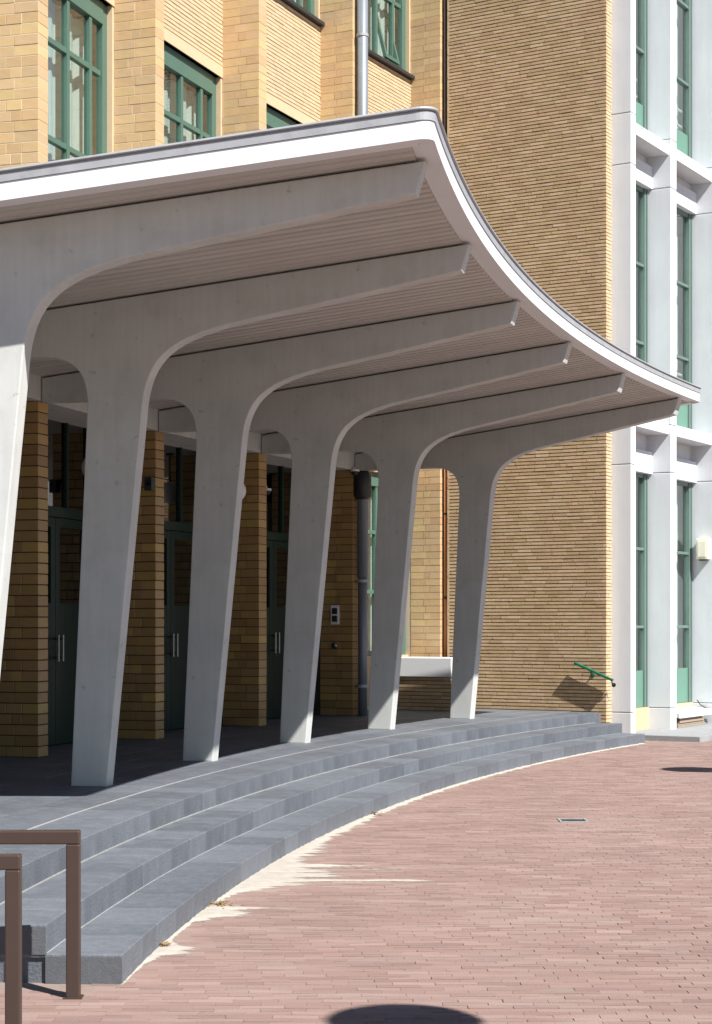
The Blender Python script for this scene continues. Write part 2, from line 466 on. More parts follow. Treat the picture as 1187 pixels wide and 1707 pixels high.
sweep_canopy('fascia', [(0,-.004),(0,.108),(-.035,.108),(-.035,.05),(-.15,.05),(-.15,-.004)], WHITE)
sweep_canopy('flashing', [(.007,.1105),(.009,.160),(.001,.162),(.001,.168),(.019,.170),(.023,.176),(.021,.186),(.012,.190),(-.10,.190),(-.10,.1105)], ZINC)
# roof slab between the flashings
m = MB(); vs = []; fs = []; n = 80; rs = [RE+.05, 40.0, 41.5, RI]
for k in range(n+1):
    t = tA - .0012 + (tZ + .0024 - tA)*k/n
    for R in rs:
        vs.append(pw(R, t, zs(R)+.052) - cbase); vs.append(pw(R, t, zs(R)+.188) - cbase)
w_ = 2*len(rs)
for k in range(n):
    for j in range(len(rs)-1):
        a = k*w_ + 2*j
        fs += [(a, a+2, a+2+w_, a+w_), (a+1, a+1+w_, a+3+w_, a+3)]
    fs += [(k*w_, k*w_+w_, k*w_+w_+1, k*w_+1), (k*w_+w_-2, k*w_+w_-1, k*w_+2*w_-1, k*w_+2*w_-2)]
m.add(vs, fs); m.build('roof_slab', ROOF, canopy)
m = MB(); vs = []; fs = []
for k in range(n+1):
    t = tA - .0012 + (tZ + .0024 - tA)*k/n
    for R in (RE+.10, RI): vs += [pw(R, t, zs(R)+.044) - cbase, pw(R, t, zs(R)+.050) - cbase]
for k in range(n):
    a = 4*k; fs += [(a, a+2, a+6, a+4), (a+1, a+5, a+7, a+3)]
m.add(vs, fs); m.build('soffit_backing', SOFF, canopy)
# soffit boards, all alike, side by side round the arc
Rb0, Rb1 = RE+.152, RI
NB = 19; db = -DTH/NB
def board():
    m = MB(); vs = []; fs = []
    g0 = .026
    prof = lambda R: [(-db/2*R+g0, 0), (db/2*R-g0, 0), (db/2*R-.010, .046), (-db/2*R+.010, .046)]
    for R in (Rb0, Rb1):
        for y, z in prof(R): vs.append((R-Rb0, y, zs(R)-zs(Rb0)+z))
    for j in range(4): fs.append((j, (j+1)%4, 4+(j+1)%4, 4+j))
    fs += [(0,3,2,1),(4,5,6,7)]
    m.add(vs, fs); return m.mesh('soffit_board')
bmesh_board = board()
t = tA - .15/40.0 - db/2
while t > tZ + .15/40.0 + db/2:
    link('soffit_board', bmesh_board, SOFF, canopy, pw(Rb0, t, zs(Rb0)) - cbase, t)
    t -= db

# ------------------------------------------------------------------ the six concrete frames
def bez(p0, p1, p2, p3, n):
    out = []
    for k in range(n+1):
        t = k/n; s = 1-t
        out.append((s**3*p0[0]+3*s*s*t*p1[0]+3*s*t*t*p2[0]+t**3*p3[0], s**3*p0[1]+3*s*s*t*p1[1]+3*s*t*t*p2[1]+t**3*p3[1]))
    return out
R0F, THK = 41.6, .162
prof = [(41.448, PLAT-.002)]
prof += bez((41.155,3.38),(41.125,3.80),(40.98,3.955),(40.46,4.075), 14)
prof += [(39.4,4.272), (38.588,4.428), (38.528, zs(38.528)-.016)]
prof += [(43.205, zs(43.205)-.016), (43.205, 3.872)]
prof += bez((42.02,3.868),(41.74,3.862),(41.61,3.76),(41.607,3.47), 12)
prof += [(41.748, PLAT-.002)]
def frame_meshes():
    bm = bmesh.new()
    vs = [bm.verts.new((r-R0F, 0, z-PLAT)) for r, z in prof]
    f = bm.faces.new(vs)
    ex = bmesh.ops.extrude_face_region(bm, geom=[f])
    for v in [g for g in ex['geom'] if isinstance(g, bmesh.types.BMVert)]: v.co.y = -THK
    bmesh.ops.recalc_face_normals(bm, faces=bm.faces)
    ed = [e for e in bm.edges if len(e.link_faces) == 2 and any(len(q.verts) > 6 for q in e.link_faces)]
    bmesh.ops.bevel(bm, geom=ed, offset=.009, segments=2, profile=.6, affect='EDGES')
    bmesh.ops.triangulate(bm, faces=[q for q in bm.faces if len(q.verts) > 4])
    out = []
    for keep_low in (True, False):
        b = bm.copy()
        zc = 3.30 - PLAT
        bmesh.ops.bisect_plane(b, geom=b.verts[:]+b.edges[:]+b.faces[:], plane_co=(0,0,zc), plane_no=(0,0,1), clear_outer=keep_low, clear_inner=not keep_low)
        m = bpy.data.meshes.new('column_shaft' if keep_low else 'cantilever_beam'); b.to_mesh(m); b.free(); out.append(m)
    bm.free(); return out
fm = frame_meshes()
FL = ['nearest concrete canopy frame, its column cut by the left edge of the picture',
      'concrete canopy frame standing second from the left, foot on the shadow edge',
      'concrete canopy frame third from the left, between the second and third doorways',
      'concrete canopy frame fourth from the left, in front of the zinc downpipe',
      'concrete canopy frame fifth from the left, beside the white window ledge',
      'farthest concrete canopy frame, standing against the buff brick wall']
for i in range(1, 7):
    fr = thing('canopy_frame', FL[i-1], 'column', pw(R0F, T(i), PLAT), T(i), 'concrete frames carrying the canopy')
    link('column_shaft', fm[0], CONC, fr); link('cantilever_beam', fm[1], CONC, fr)

# ================================================================== ENTRANCE BUILDING (yellow brick pilasters, green windows and doors)
RP, RW = 43.24, 43.73                # pilaster fronts, infill plane
PD, PWD = .515, .22                  # pilaster depth and width
bbase = pw(43.6, 2.82, PLAT)
bld = thing('brick_building', 'yellow brick building with tall pilasters and green windows behind the canopy', 'building', bbase)
ZB, ZT = PLAT, 12.4
CH = .105
def chamfer_box(x0, x1, y0, y1, z0, z1, c=.004):
    """box with its four outer vertical and the horizontal front edges eased, 28 triangles"""
    bm = bmesh.new()
    vs = [bm.verts.new(p) for p in [(x0,y0,z0),(x1,y0,z0),(x1,y1,z0),(x0,y1,z0),(x0,y0,z1),(x1,y0,z1),(x1,y1,z1),(x0,y1,z1)]]
    for q in [(0,3,2,1),(4,5,6,7),(0,1,5,4),(1,2,6,5),(2,3,7,6),(3,0,4,7)]: bm.faces.new([vs[i] for i in q])
    bmesh.ops.bevel(bm, geom=bm.edges[:], offset=c, segments=1, affect='EDGES')
    return bm
def bm_mesh(bm, name):
    m = bpy.data.meshes.new(name); bm.to_mesh(m); bm.free(); return m
ROWS = [[(0,.253),(.2575,.515)], [(0,.176),(.1805,.287),(.2915,.515)]]
ROWS3 = [[(0,.172),(.1765,.34),(.3445,.515)], [(0,.253),(.2575,.515)]]
bcache = {}
def brick_mesh(L, hi):
    k = (round(L,4), hi)
    if k not in bcache: bcache[k] = bm_mesh(chamfer_box(0, L, -PWD, 0, 0, CH-(.0065 if hi else .009), .0025 if hi else .004), 'brick')
    return bcache[k]
n_ind = 0
rb = random.Random(5)
def pilaster(i):
    global n_ind
    th = T(i)
    m = MB(); m.box(.0025, PD+.3, -PWD+.0025, -.0025, 34*CH, ZT-ZB)
    core = m.build('pilaster', MORT, bld, pw(RP, th, PLAT)-bbase, th)
    m = MB(); m.box(.006, PD+.3, -PWD+.006, -.006, 0, 34*CH); low = m.build('pilaster', MORT_SHADE if i < 7 else MORT, bld, pw(RP, th, PLAT)-bbase, th)  # shade-coloured mortar low down, light mortar on the sunlit last pilaster
    bm2 = MB()
    rest = MB()
    n = int((ZT-ZB)/CH)
    vis = {3: ((.42,3.9),(6.0,8.3)), 4: ((.42,3.9),(6.6,9.0)), 5: ((7.3,9.9),)}.get(i, ())
    for k in range(n):
        z = k*CH + .0045
        zw = z + PLAT
        row = (ROWS if (k//2) % 2 else ROWS3)[k % 2]
        if i > 5: row = ROWS[k % 2]
        for a, b in row:
            dy = rb.uniform(-.0015,.002); dx = rb.uniform(-.0015,.0015)
            if n_ind < 296 and any(q0 <= zw <= q1 for q0, q1 in vis):
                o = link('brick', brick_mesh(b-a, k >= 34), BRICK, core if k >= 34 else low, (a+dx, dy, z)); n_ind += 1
                if k < 34: o.material_slots[0].link = 'OBJECT'; o.material_slots[0].material = BRICK_SHADE
            else:
                (rest if k >= 34 else bm2).box(a+dx, b+dx, -PWD, dy, z, z+CH-(.0065 if k >= 34 else .009))
    o = rest.build('brickwork', BRICK, core); o['kind'] = 'stuff'
    if bm2.v: o = bm2.build('brickwork', BRICK_SHADE if i < 7 else BRICK, low); o['kind'] = 'stuff'  # shade-coloured brick except on the sunlit last pilaster
for i in range(1, 8): pilaster(i)

def narrow_bricks(mb_, u0, u1, z0, z1, x0, depth, rr, pitch=.0527, L=.222, joint=.012, prot=.004, flip=None):
    """courses of long thin bricks on a plane x = x0 facing -x (local), u runs along -y; uneven faces, raked joints"""
    n = int(round((z1-z0)/pitch)); pitch = (z1-z0)/n
    for k in range(n):
        za = z0 + k*pitch + joint*.5; zb = z0 + (k+1)*pitch - joint*.5
        u = u0 - rr.uniform(0, 1)*L
        first = True
        while u < u1 - .003:
            LL = L*rr.choice((1,1,1,.5,1.0,.75)); e = u + LL
            a, b = max(u, u0), min(e, u1)
            if b - a > .02:
                pr = rr.uniform(-prot, prot); dz = rr.uniform(-.0006,.0006); t1 = rr.uniform(-.0006,.0006)
                mb_(a + (.0016 if a > u0 else 0), b - (.0016 if b < u1 else 0), za+dz, zb+dz+t1, pr)
            u = e

# ------------------------------------------------------------------ bays
def bay_frame(i):
    m = (T(i)+T(i+1))/2
    return m, pw(RW, m, PLAT) - bbase
UL, UR = -1.20, 1.425                 # clear width of a bay between the pilasters
def bbox(mb_, u0, u1, x0, x1, z0, z1):  mb_.box(x0, x1, -u1, -u0, z0-PLAT, z1-PLAT)
def bay_infill(i, loc, th):
    rr = random.Random(100+i)
    m = MB()
    bbox(m, UL-.1, UR+.1, .014, .30, 8.69, 10.20)           # spandrel core
    bbox(m, UL-.1, UR+.1, .014, .30, 4.26 if i < 6 else 3.997, 5.60)
    bbox(m, UL-.1, UL+.03, .012, .30, 5.60, 8.69); bbox(m, UR-.035, UR+.1, .012, .30, 5.60, 8.69)
    bbox(m, UL-.1, UL+.03, .012, .30, 10.20, ZT); bbox(m, UR-.035, UR+.1, .012, .30, 10.20, ZT)
    wall = m.build('infill_wall', CREAM, bld, loc, th)
    m = MB(); bbox(m, UL-.02, UR+.02, .0, .3, 8.69, 8.835); m.build('window_lintel', CREAM, wall)
    m = MB()
    def put(a, b, za, zb, pr): bbox(m, a, b, .0-pr*.6, .03, za, zb)
    narrow_bricks(put, UL, UR, 8.84, 10.19, 0, .03, rr)
    narrow_bricks(put, UL, UR, 4.27 if i < 6 else 4.0, 5.59, 0, .03, rr)
    o = m.build('narrow_brickwork', NARROW2, wall); o['kind'] = 'stuff'
    m = MB(); bbox(m, UL, UR, -.07, .10, 10.203, 10.255); m.build('window_sill', DARK, wall, bevel=.005)
    m = MB(); bbox(m, UL, UR, -.07, .10, 5.603, 5.655); m.build('window_sill', DARK, wall, bevel=.005)
MU = (-.76, -.21, .43, .98)
def bay_window(i, loc, th, z0, z1, trans, head, open_sash=False):
    L, Rr = UL+.03, UR-.035
    m = MB(); x0, x1 = .075, .15
    bbox(m, L, L+.10, x0, x1, z0, z1); bbox(m, Rr-.12, Rr, x0, x1, z0, z1)
    bbox(m, L+.10, Rr-.12, x0-.01, x1, z1-head, z1-.002); bbox(m, L+.10, Rr-.12, x0, x1, z0, z0+.07)
    cols = [L+.10] + list(MU) + [Rr-.12]
    rows = [z0+.07] + list(trans) + [z1-head]
    for u in MU: bbox(m, u-.032, u+.032, x0+.002, x1, z0+.07, z1-head)
    for z in trans:
        for a, b in zip(cols[:-1], cols[1:]):
            bbox(m, a+.032, b-.032, x0+.006, x1-.004, z-.03, z+.03)
    w_ = m.build('window', GREEN, bld, loc, th, bevel=.004)
    for a, b in zip(cols[:-1], cols[1:]):
        for c, d in zip(rows[:-1], rows[1:]):
            if b < -.30: continue
            m = MB(); bbox(m, a+.02, b-.02, .112, .116, c+.02, d-.02); m.build('pane', GLASS, w_)
    # curtain: a pleated sheet hanging behind the glass
    rr = random.Random(40+i); nseg = 70; vs = []; fs = []
    top = z1-head-.02
    for k in range(nseg+1):
        u = L+.05 + (Rr-L-.1)*k/nseg
        x = .24 + .022*math.sin(k*.9+rr.uniform(-.3,.3)) + .01*rr.uniform(-1,1)
        vs += [(x, -u, z0-PLAT+.02), (x+.01*rr.uniform(-1,1), -u, top-PLAT)]
    for k in range(nseg): fs.append((2*k, 2*k+2, 2*k+3, 2*k+1))
    m = MB(); m.add(vs, fs); m.build('curtain', CURT, w_, smooth=True)
    if open_sash:   # a tilted casement standing inwards
        m = MB()
        m.bar((.02,-.60,z0-PLAT+.1),( .30,-.60,z0-PLAT+1.2),.05,.05); m.bar((.02,-1.0,z0-PLAT+.1),(.30,-1.0,z0-PLAT+1.2),.05,.05)
        m.bar((.02,-.57,z0-PLAT+.1),(.02,-1.03,z0-PLAT+.1),.05,.05); m.bar((.30,-.57,z0-PLAT+1.2),(.30,-1.03,z0-PLAT+1.2),.05,.05)
        m.build('open_casement', GREEN, w_)
def bay_doors(i, loc, th):
    z0, z1, zt, zk = PLAT, 4.0, 2.91, 1.94
    m = MB(); x0, x1 = .09, .17
    L, Rr = UL+.02, UR-.02; uc = .17
    posts = [L+.04, uc-.83, uc+.83, Rr-.04]
    for u in posts: bbox(m, u-.04, u+.04, x0, x1, z0, z1)
    bbox(m, L+.08, Rr-.08, x0-.01, x1+.01, zt-.055, zt+.055); bbox(m, L+.08, Rr-.08, x0, x1, z1-.09, z1-.001)
    for u in (uc-.28, uc+.28): bbox(m, u-.025, u+.025, x0+.005, x1-.005, zt+.055, z1-.09)
    for a, b in ((L+.08, uc-.87), (uc+.87, Rr-.08)): bbox(m, a, b, x0+.01, x1-.01, z0, zk)
    f = m.build('door_frame', DGREEN, bld, loc, th, bevel=.004)
    for a, b in ((L+.08, uc-.305), (uc-.255, uc+.255), (uc+.305, Rr-.08)):
        m = MB(); bbox(m, a, b, .128, .132, zt+.055, z1-.09); m.build('pane', DGLASS, f)
    for a, b in ((L+.08, uc-.87), (uc+.87, Rr-.08)):
        m = MB(); bbox(m, a, b, .128, .132, zk, zt-.055); m.build('pane', DGLASS, f)
    for s, (a, b) in ((-1, (uc-.785, uc-.004)), (1, (uc+.004, uc+.785))):
        m = MB()
        bbox(m, a, a+.10, x0+.012, x1-.012, z0+.012, zt-.06); bbox(m, b-.10, b, x0+.012, x1-.012, z0+.012, zt-.06)
        bbox(m, a+.10, b-.10, x0+.014, x1-.014, z0+.012, zk); bbox(m, a+.10, b-.10, x0+.014, x1-.014, zt-.16, zt-.06)
        d = m.build('door', DGREEN, bld, loc, th, bevel=.003)
        m = MB(); bbox(m, a+.10, b-.10, .128, .132, zk, zt-.16); m.build('pane', DGLASS, d)
        m = MB(); ue = b-.05 if s < 0 else a+.05
        m.tube([(x0-.05,-ue,1.32-PLAT),(x0-.05,-ue,1.60-PLAT)], .012, 8)
        m.tube([(x0+.02,-ue,1.36-PLAT),(x0-.05,-ue,1.36-PLAT)], .009, 8); m.tube([(x0+.02,-ue,1.56-PLAT),(x0-.05,-ue,1.56-PLAT)], .009, 8)
        m.build('handle', STEEL, d)
for i in range(1, 7):
    th, loc = bay_frame(i)
    bay_infill(i, loc, th)
    bay_window(i, loc, th, 5.66, 8.688, (6.85, 7.885), .245)
    bay_window(i, loc, th, 10.26, 12.3, (11.3,), .2, open_sash=(i == 6))
    if i < 6: bay_doors(i, loc, th)
    else: bay_window(i, loc, th, 1.24, 3.995, (2.2, 3.1), .2)
# concrete beam over the doors and the base wall of the last bay
m = MB(); vs = []; fs = []; n = 40
for k in range(n+1):
    t_ = T(1)+.01 + (T(6)-.0056 - T(1)-.01)*k/n
    for R, z in ((43.215,3.885),(43.95,3.885),(43.95,4.26),(43.215,4.26)): vs.append(pw(R, t_, z)-bbase)
for k in range(n):
    for j in range(4): fs.append((4*k+j, 4*k+(j+1)%4, 4*k+4+(j+1)%4, 4*k+4+j))
fs += [(0,3,2,1),(4*n,4*n+1,4*n+2,4*n+3)]
m.add(vs, fs); m.build('door_lintel', CONC, bld)
th, loc = bay_frame(6)
m = MB(); bbox(m, UL-.1, UR+.1, .05, .30, PLAT, 1.235); m.build('base_wall', CREAM, bld, loc, th)
# rooms behind the glass
def ring_wall(name, R0, R1, z0, z1, t0, t1, mat, n=24):
    m = MB(); vs = []; fs = []
    for k in range(n+1):
        t_ = t0 + (t1-t0)*k/n
        for R, z in ((R0,z0),(R1,z0),(R1,z1),(R0,z1)): vs.append(pw(R, t_, z)-bbase)
    for k in range(n):
        for j in range(4): fs.append((4*k+j, 4*k+(j+1)%4, 4*k+4+(j+1)%4, 4*k+4+j))
    fs += [(0,3,2,1),(4*n,4*n+1,4*n+2,4*n+3)]
    m.add(vs, fs); return m.build(name, mat, bld)
ring_wall('inner_wall', 46.6, 46.8, .3, 12.4, T(1)+.02, 2.56, INNER)
for z in (.40, 4.30, 9.0, 12.4):
    ring_wall('floor_slab', 44.05, 46.6, z-.1 if z > 1 else .28, z, T(1)+.02, 2.56, INNER)
for t_ in (T(1)+.02, 2.56):
    m = MB(); m.box(-2.6, 0, -.1, .1, 0, 11.9); m.build('inner_wall', INNER, bld, pw(46.6, t_, PLAT)-bbase, t_)

# white window ledge on its own brick base in the corner
th = 2.6305
lo = pw(42.60, th, PLAT) - bbase
m = MB(); m.box(.02, .95, -.55, -.02, 0, .50); base = m.build('ledge_base', NMORT, bld, lo, th)
m = MB(); rr = random.Random(61)
def put(a, b, za, zb, pr): m.box(a, b, -.05, .0+pr, za, zb)
narrow_bricks(put, .02, .95, .0, .50, 0, .05, rr)
o = m.build('narrow_brickwork', NARROW, base); o['kind'] = 'stuff'
m = MB(); m.box(0, .98, -.62, .03, .502, .79); m.build('window_ledge', WHITE, bld, lo, th, bevel=.008)

# ================================================================== BUFF BRICK WING (end wall of long thin bricks)
tB = 2.6098
RC = 40.50
K = pw(RC, tB, 0)                     # its right-hand corner
er = Vector((-math.cos(tB), -math.sin(tB), 0)); et = Vector((math.sin(tB), -math.cos(tB), 0))
wing = thing('brick_wing', 'windowless end wall of long thin buff bricks right of the canopy', 'building', K, tB)
m = MB(); m.box(.012, 2.62, -.19, -.013, -.02, 11.85)
m.box(2.62, 4.2, -1.2, -.30, -.02, 11.85)
wc = m.build('wall_core', NMORT, wing)
m = MB(); rr = random.Random(71)
def put(a, b, za, zb, pr):
    o = len(m.v); t1, t2 = rr.uniform(-.0006,.0006), rr.uniform(-.001,.001)
    m.add([(a,-.05,za),(b,-.05,za),(b,pr+t2,za+t1),(a,pr-t2,za+t1),(a,-.05,zb),(b,-.05,zb),(b,pr+t2,zb),(a,pr-t2,zb)],
          [(4,5,6,7),(2,3,7,6),(0,3,2,1),(1,2,6,5),(3,0,4,7)])
narrow_bricks(put, 0, 2.62, 0, 11.8, 0, .05, rr, joint=.0148, prot=.0026)
o = m.build('narrow_brickwork', NARROW, wc); o['kind'] = 'stuff'
m = MB(); rr = random.Random(72)
def put2(a, b, za, zb, pr): m.box(.0-pr, .05, -b, -a, za, zb)
narrow_bricks(put2, .004, .22, 0, 11.8, 0, .05, rr, joint=.010)
o = m.build('narrow_brickwork', NARROW2, wc); o['kind'] = 'stuff'
m = MB(); m.box(2.60, 2.632, -.05, .0, 0, 11.8); m.build('corner_trim', CREAM, wing)

# ================================================================== WHITE CONCRETE WING
W0 = K + et*.2 + er*.29
wt = tB                                # local x outward (into the building), y near; s along -y
white = thing('white_wing', 'white concrete wing with deep piers and narrow green windows at the right edge', 'building', W0, wt)
PIERS = [(0,.19,-.02,.34), (1.698,1.95,0,.52), (3.70,3.96,0,.52), (5.70,5.96,0,.52)]
ZJ = [0, .41, 4.07, 4.81, 8.50, 9.25, 12.7]
for s0, s1, x0, x1 in PIERS:
    for a, b in zip(ZJ[:-1], ZJ[1:]):
        m = MB(); m.box(x0, x1, -s1, -s0, a+.005, b-.005); m.build('pier_panel', WCONC, white, bevel=.008)
    m = MB(); m.box(x0+.02, x1-.005, -s1+.02, -s0-.02, 0, 12.7); m.build('pier_core', SLAB, white)
FL2 = [(.42, 4.05, (1.67, 2.88), .57), (4.85, 8.50, (6.08, 7.29), .57), (9.19, 12.6, (10.62, 11.9), .60)]
BAYS = [(.19, 1.698), (1.95, 3.70), (3.96, 5.70)]
for bi, (s0, s1) in enumerate(BAYS):
    for fi, (z0, z1, tr, hp_) in enumerate(FL2):
        x0, x1 = .40, .47
        m = MB()
        m.box(x0, x1, -s0-.07, -s0, z0, z1); m.box(x0-.02, x1, -s1, -s1+.13, z0, z1); m.box(x0-.035, x0-.02, -s1+.03, -s1+.06, z0, z1)
        m.box(x0, x1, -s1+.13, -s0-.07, z1-.06, z1)
        for z in tr: m.box(x0-.01, x1, -s1+.13, -s0-.07, z-.022, z+.022)
        sc = (s0+s1-.09)/2
        m.box(x0, x1, -sc-.03, -sc+.03, z0+hp_, z1-.06)
        w_ = m.build('window', WGREEN, white, bevel=.003)
        m = MB(); m.box(.60, .606, -s1+.06, -s0-.02, z0+.02, z1-.02); m.build('white_blind', PAPER, w_)
        m = MB(); m.box(x0+.008, x1-.01, -s1+.13, -s0-.07, z0+.004, z0+hp_); m.build('green_panel', GPANEL, w_)
        zz = [z0+hp_] + [z for z in tr] + [z1-.06]
        for a, b in zip(zz[:-1], zz[1:]):
            for u0, u1 in ((s0+.07, sc-.03), (sc+.03, s1-.13)):
                m = MB(); m.box(.435, .439, -u1, -u0, a, b); m.build('pane', GLASS, w_)
        if fi > 0:
            for z in (z0+hp_+.16, z0+hp_+.42):
                m = MB(); m.tube([(.53,-s0-.1,z),(.53,-s1+.1,z)], .022, 8); m.build('safety_rail', WPLAST, w_)
    for zl, zh, zs0, zs1 in ((4.052,4.40,4.66,4.835), (8.502,8.85,9.0,9.175)):
        m = MB(); m.box(.30, .50, -s1+.001, -s0-.001, zl, zh); m.build('window_lintel', WCONC, white, bevel=.006)
        m = MB(); m.box(.40, .50, -s1+.002, -s0-.002, zh+.001, zs0-.001); m.build('recess_panel', WCONC, white)
        m = MB(); m.box(.03, .50, -s1+.001, -s0-.001, zs0, zs1); m.build('window_sill', WCONC, white, bevel=.006)
    m = MB(); m.box(.36, .50, -s1+.001, -s0-.001, 0, .418); m.build('plinth', CREAM, white)
m = MB(); m.box(1.6, 1.75, -6.2, -.01, 0, 12.7); m.build('inner_wall', INNERL, white)
for z in (.38, 4.5, 8.95, 12.7):
    m = MB(); m.box(.52, 1.6, -6.2, -.01, z-.2, z); m.build('floor_slab', INNERL, white)
m = MB(); m.box(.52, 1.6, -6.35, -6.2, 0, 12.7); m.build('inner_wall', INNERL, white)

# ================================================================== THINGS ON AND AROUND THE BUILDINGS
def on_plane(px, py, th):
    """photo pixel to (R, z) on the vertical radial plane at angle th"""
    ux = (px-593.5)/F_PX; nx, ny = -math.sin(th), math.cos(th)
    d = (CX*nx + CY*ny)/(ux*nx + ny)
    return (ux*d-CX)*math.cos(th) + (d-CY)*math.sin(th), HG - (py-HOR)/F_PX*d
def on_ground(px, py, z=0.0):
    d = F_PX*(HG-z)/(py-HOR); return Vector(((px-593.5)/F_PX*d, d, z))

# zinc downpipe in front of the fourth pilaster
P3 = T(6)
dp = thing('downpipe', 'fat zinc downpipe running up past the canopy roof to the top edge', 'pipe', pw(43.14, P3, PLAT), P3)
m = MB(); m.tube([(0,-.11,1.95),(0,-.11,12.0)], .078, 16); m.build('pipe', ZPIPE, dp, smooth=True)
m = MB(); m.tube([(0,-.11,0),(0,-.11,1.97)], .066, 16); m.build('lower_pipe', ZPIPE, dp, smooth=True)
for z in (.42, 1.9, 3.2, 6.8, 9.6):
    m = MB(); m.tube([(0,-.11,z-.02),(0,-.11,z+.02)], .086, 16); m.box(.07,.12,-.125,-.095,z-.02,z+.02); m.build('bracket', ZINC, dp)
m = MB(); m.tube([(0,-.11,3.05),(0,-.11,3.10),(0,-.11,3.40),(0,-.11,3.46)], [.08,.125,.125,.08], 16); m.build('collar', DARK, dp, smooth=True)
# copper coloured pipe in the corner of the brick wing
cp = thing('corner_pipe', 'thin rust brown pipe in the corner between pilaster and buff wall', 'pipe', pw(43.185, tB-.0014, 1.22), tB)
m = MB(); m.tube([(0,0,0),(0,0,2.95)], .034, 12); m.build('pipe', RUST, cp, smooth=True)
m = MB(); m.tube([(0,0,2.95),(0,0,10.6)], .036, 12); m.build('upper_pipe', DBROWN, cp, smooth=True)
for z in (.9, 2.2, 5.0, 8.0):
    m = MB(); m.tube([(0,0,z-.015),(0,0,z+.015)], .040, 12); m.build('bracket', DARK, cp)

# green handrail on the buff wall
Ra, za = on_plane(957, 1105, tB+.0025); Rb_, zb_ = on_plane(1021, 1134, tB+.0025)
hr = thing('handrail', 'short sloping green handrail bracketed to the buff brick wall', 'handrail', pw(RC, tB, PLAT), tB)
pa = Vector((Ra-RC, .085, za-PLAT)); pb = Vector((Rb_-RC, .085, zb_-PLAT))
m = MB(); m.bar(pa, pb, .068, .034); m.build('rail', GRAIL, hr, bevel=.006)
for f in (.42, .97):
    q = pa.lerp(pb, f)
    m = MB(); m.tube([q+Vector((0,0,-.01)), q+Vector((0,-.02,-.06)), q+Vector((0,-.082,-.08))], .010, 8)
    m.tube([q+Vector((0,-.075,-.08)), q+Vector((0,-.088,-.08))], .032, 12); m.build('bracket', GRAIL if f < .9 else DARK, hr)

# brown hoops at the near end of the steps
def hoop(px, py, label):
    p = on_ground(px, py)
    h = thing('bicycle_hoop', label, 'bicycle rack', p, math.radians(1.0), 'brown steel hoops by the steps')
    Hh, Wd, b = .770, .92, .062
    post = MB(); post.box(-b/2, b/2, -b/2, b/2, -.05, Hh-b); pm = post.mesh('post'); 
    link('post', pm, BROWN, h, bevel=.006); link('post', pm, BROWN, h, (-Wd,0,0), bevel=.006)
    m = MB(); m.box(-Wd-b/2, b/2, -b/2, b/2, Hh-b, Hh); m.build('top_bar', BROWN, h, bevel=.006)
    m = MB(); m.box(-b/2-.012, b/2+.012, -b/2-.012, b/2+.012, -.004, .006); fm_ = m.mesh('foot_plate')
    link('foot_plate', fm_, BROWN, h); link('foot_plate', fm_, BROWN, h, (-Wd,0,0))
hoop(122.5, 1663, 'brown steel hoop further from the camera, its whole post showing')
d1 = F_PX*(HG-.77)/(1424-HOR); X1 = (22.5-593.5)/F_PX*d1
hoop(22.5, HOR + F_PX*HG/d1, 'brown steel hoop nearer the camera, cut by the lower left corner')

# drain cover in the paving
p = on_ground(955, 1368)
dc = thing('drain_cover', 'small square drain cover set in the red brick paving', 'drain', p)
m = MB(); 
for a in (0,1):
    m.box(-.125+a*.23, -.105+a*.23, -.125, .125, -.03, .007)
    m.box(-.105, .105, -.125+a*.23, -.105+a*.23, -.03, .007)
m.build('frame', SLAB, dc)
for k in range(6):
    m = MB(); m.box(-.105, .105, -.1+k*.034, -.1+k*.034+.018, -.02, .002); m.build('grate_bar', DARK, dc)

# street lamps out of the picture on the right whose round heads shade the paving
def lamp(cx, cy, r, label):
    hgt = 4.5
    b = Vector((cx + SUN.x/SUN.z*hgt, cy + SUN.y/SUN.z*hgt, 0))
    L = thing('street_lamp', label, 'street lamp', b, 0, 'disc headed street lamps on the square')
    m = MB(); m.tube([(0,0,0),(0,0,.9),(0,0,.92),(0,0,hgt-.06)], [.06,.06,.038,.034], 14); m.build('post', DARK, L, smooth=True)
    m = MB(); m.tube([(0,0,hgt-.06),(0,0,hgt-.02),(0,0,hgt+.03),(0,0,hgt+.07)], [.10,r*.98,r,r*.35], 48); m.build('lamp_head', DARK, L)
    m = MB(); m.tube([(0,0,0),(0,0,.02)], .12, 16); m.build('base_plate', DARK, L)
lamp(.215, 7.79, .33, 'disc headed street lamp casting the round shadow at the bottom edge')
lamp(3.98, 21.2, .37, 'disc headed street lamp casting the round shadow at the right edge')

# things fixed to the pilasters and doors under the canopy
def wall_thing(name, label, cat, px, py, i, dy=0.0):
    R_, z = on_plane(px, py, T(i)); return thing(name, label, cat, pw(R_, T(i), z), T(i))
o = wall_thing('intercom', 'pale intercom panel with two dark squares on the brick pilaster by the downpipe', 'intercom', 559, 1025, 6)
m = MB(); m.box(-.065,.065, 0,.022,-.135,.135); m.build('panel', WPLAST, o, bevel=.004)
for z in (-.055,.055): m = MB(); m.box(-.04,.04,.021,.028,z-.042,z+.042); m.build('button_plate', DARK, o)
o = wall_thing('door_bell', 'small round grey bell below the intercom panel', 'bell', 559, 1076, 6)
m = MB(); m.tube([(0,0,0),(0,.03,0),(0,.045,0)], [.045,.045,.02], 16); m.build('bell', STEEL, o); m = MB(); m.tube([(0,.044,0),(0,.052,0)], .01, 10); m.build('button', DARK, o)
o = wall_thing('speaker_box', 'small black box on the brick pilaster behind the second column', 'speaker', 253, 807, 4)
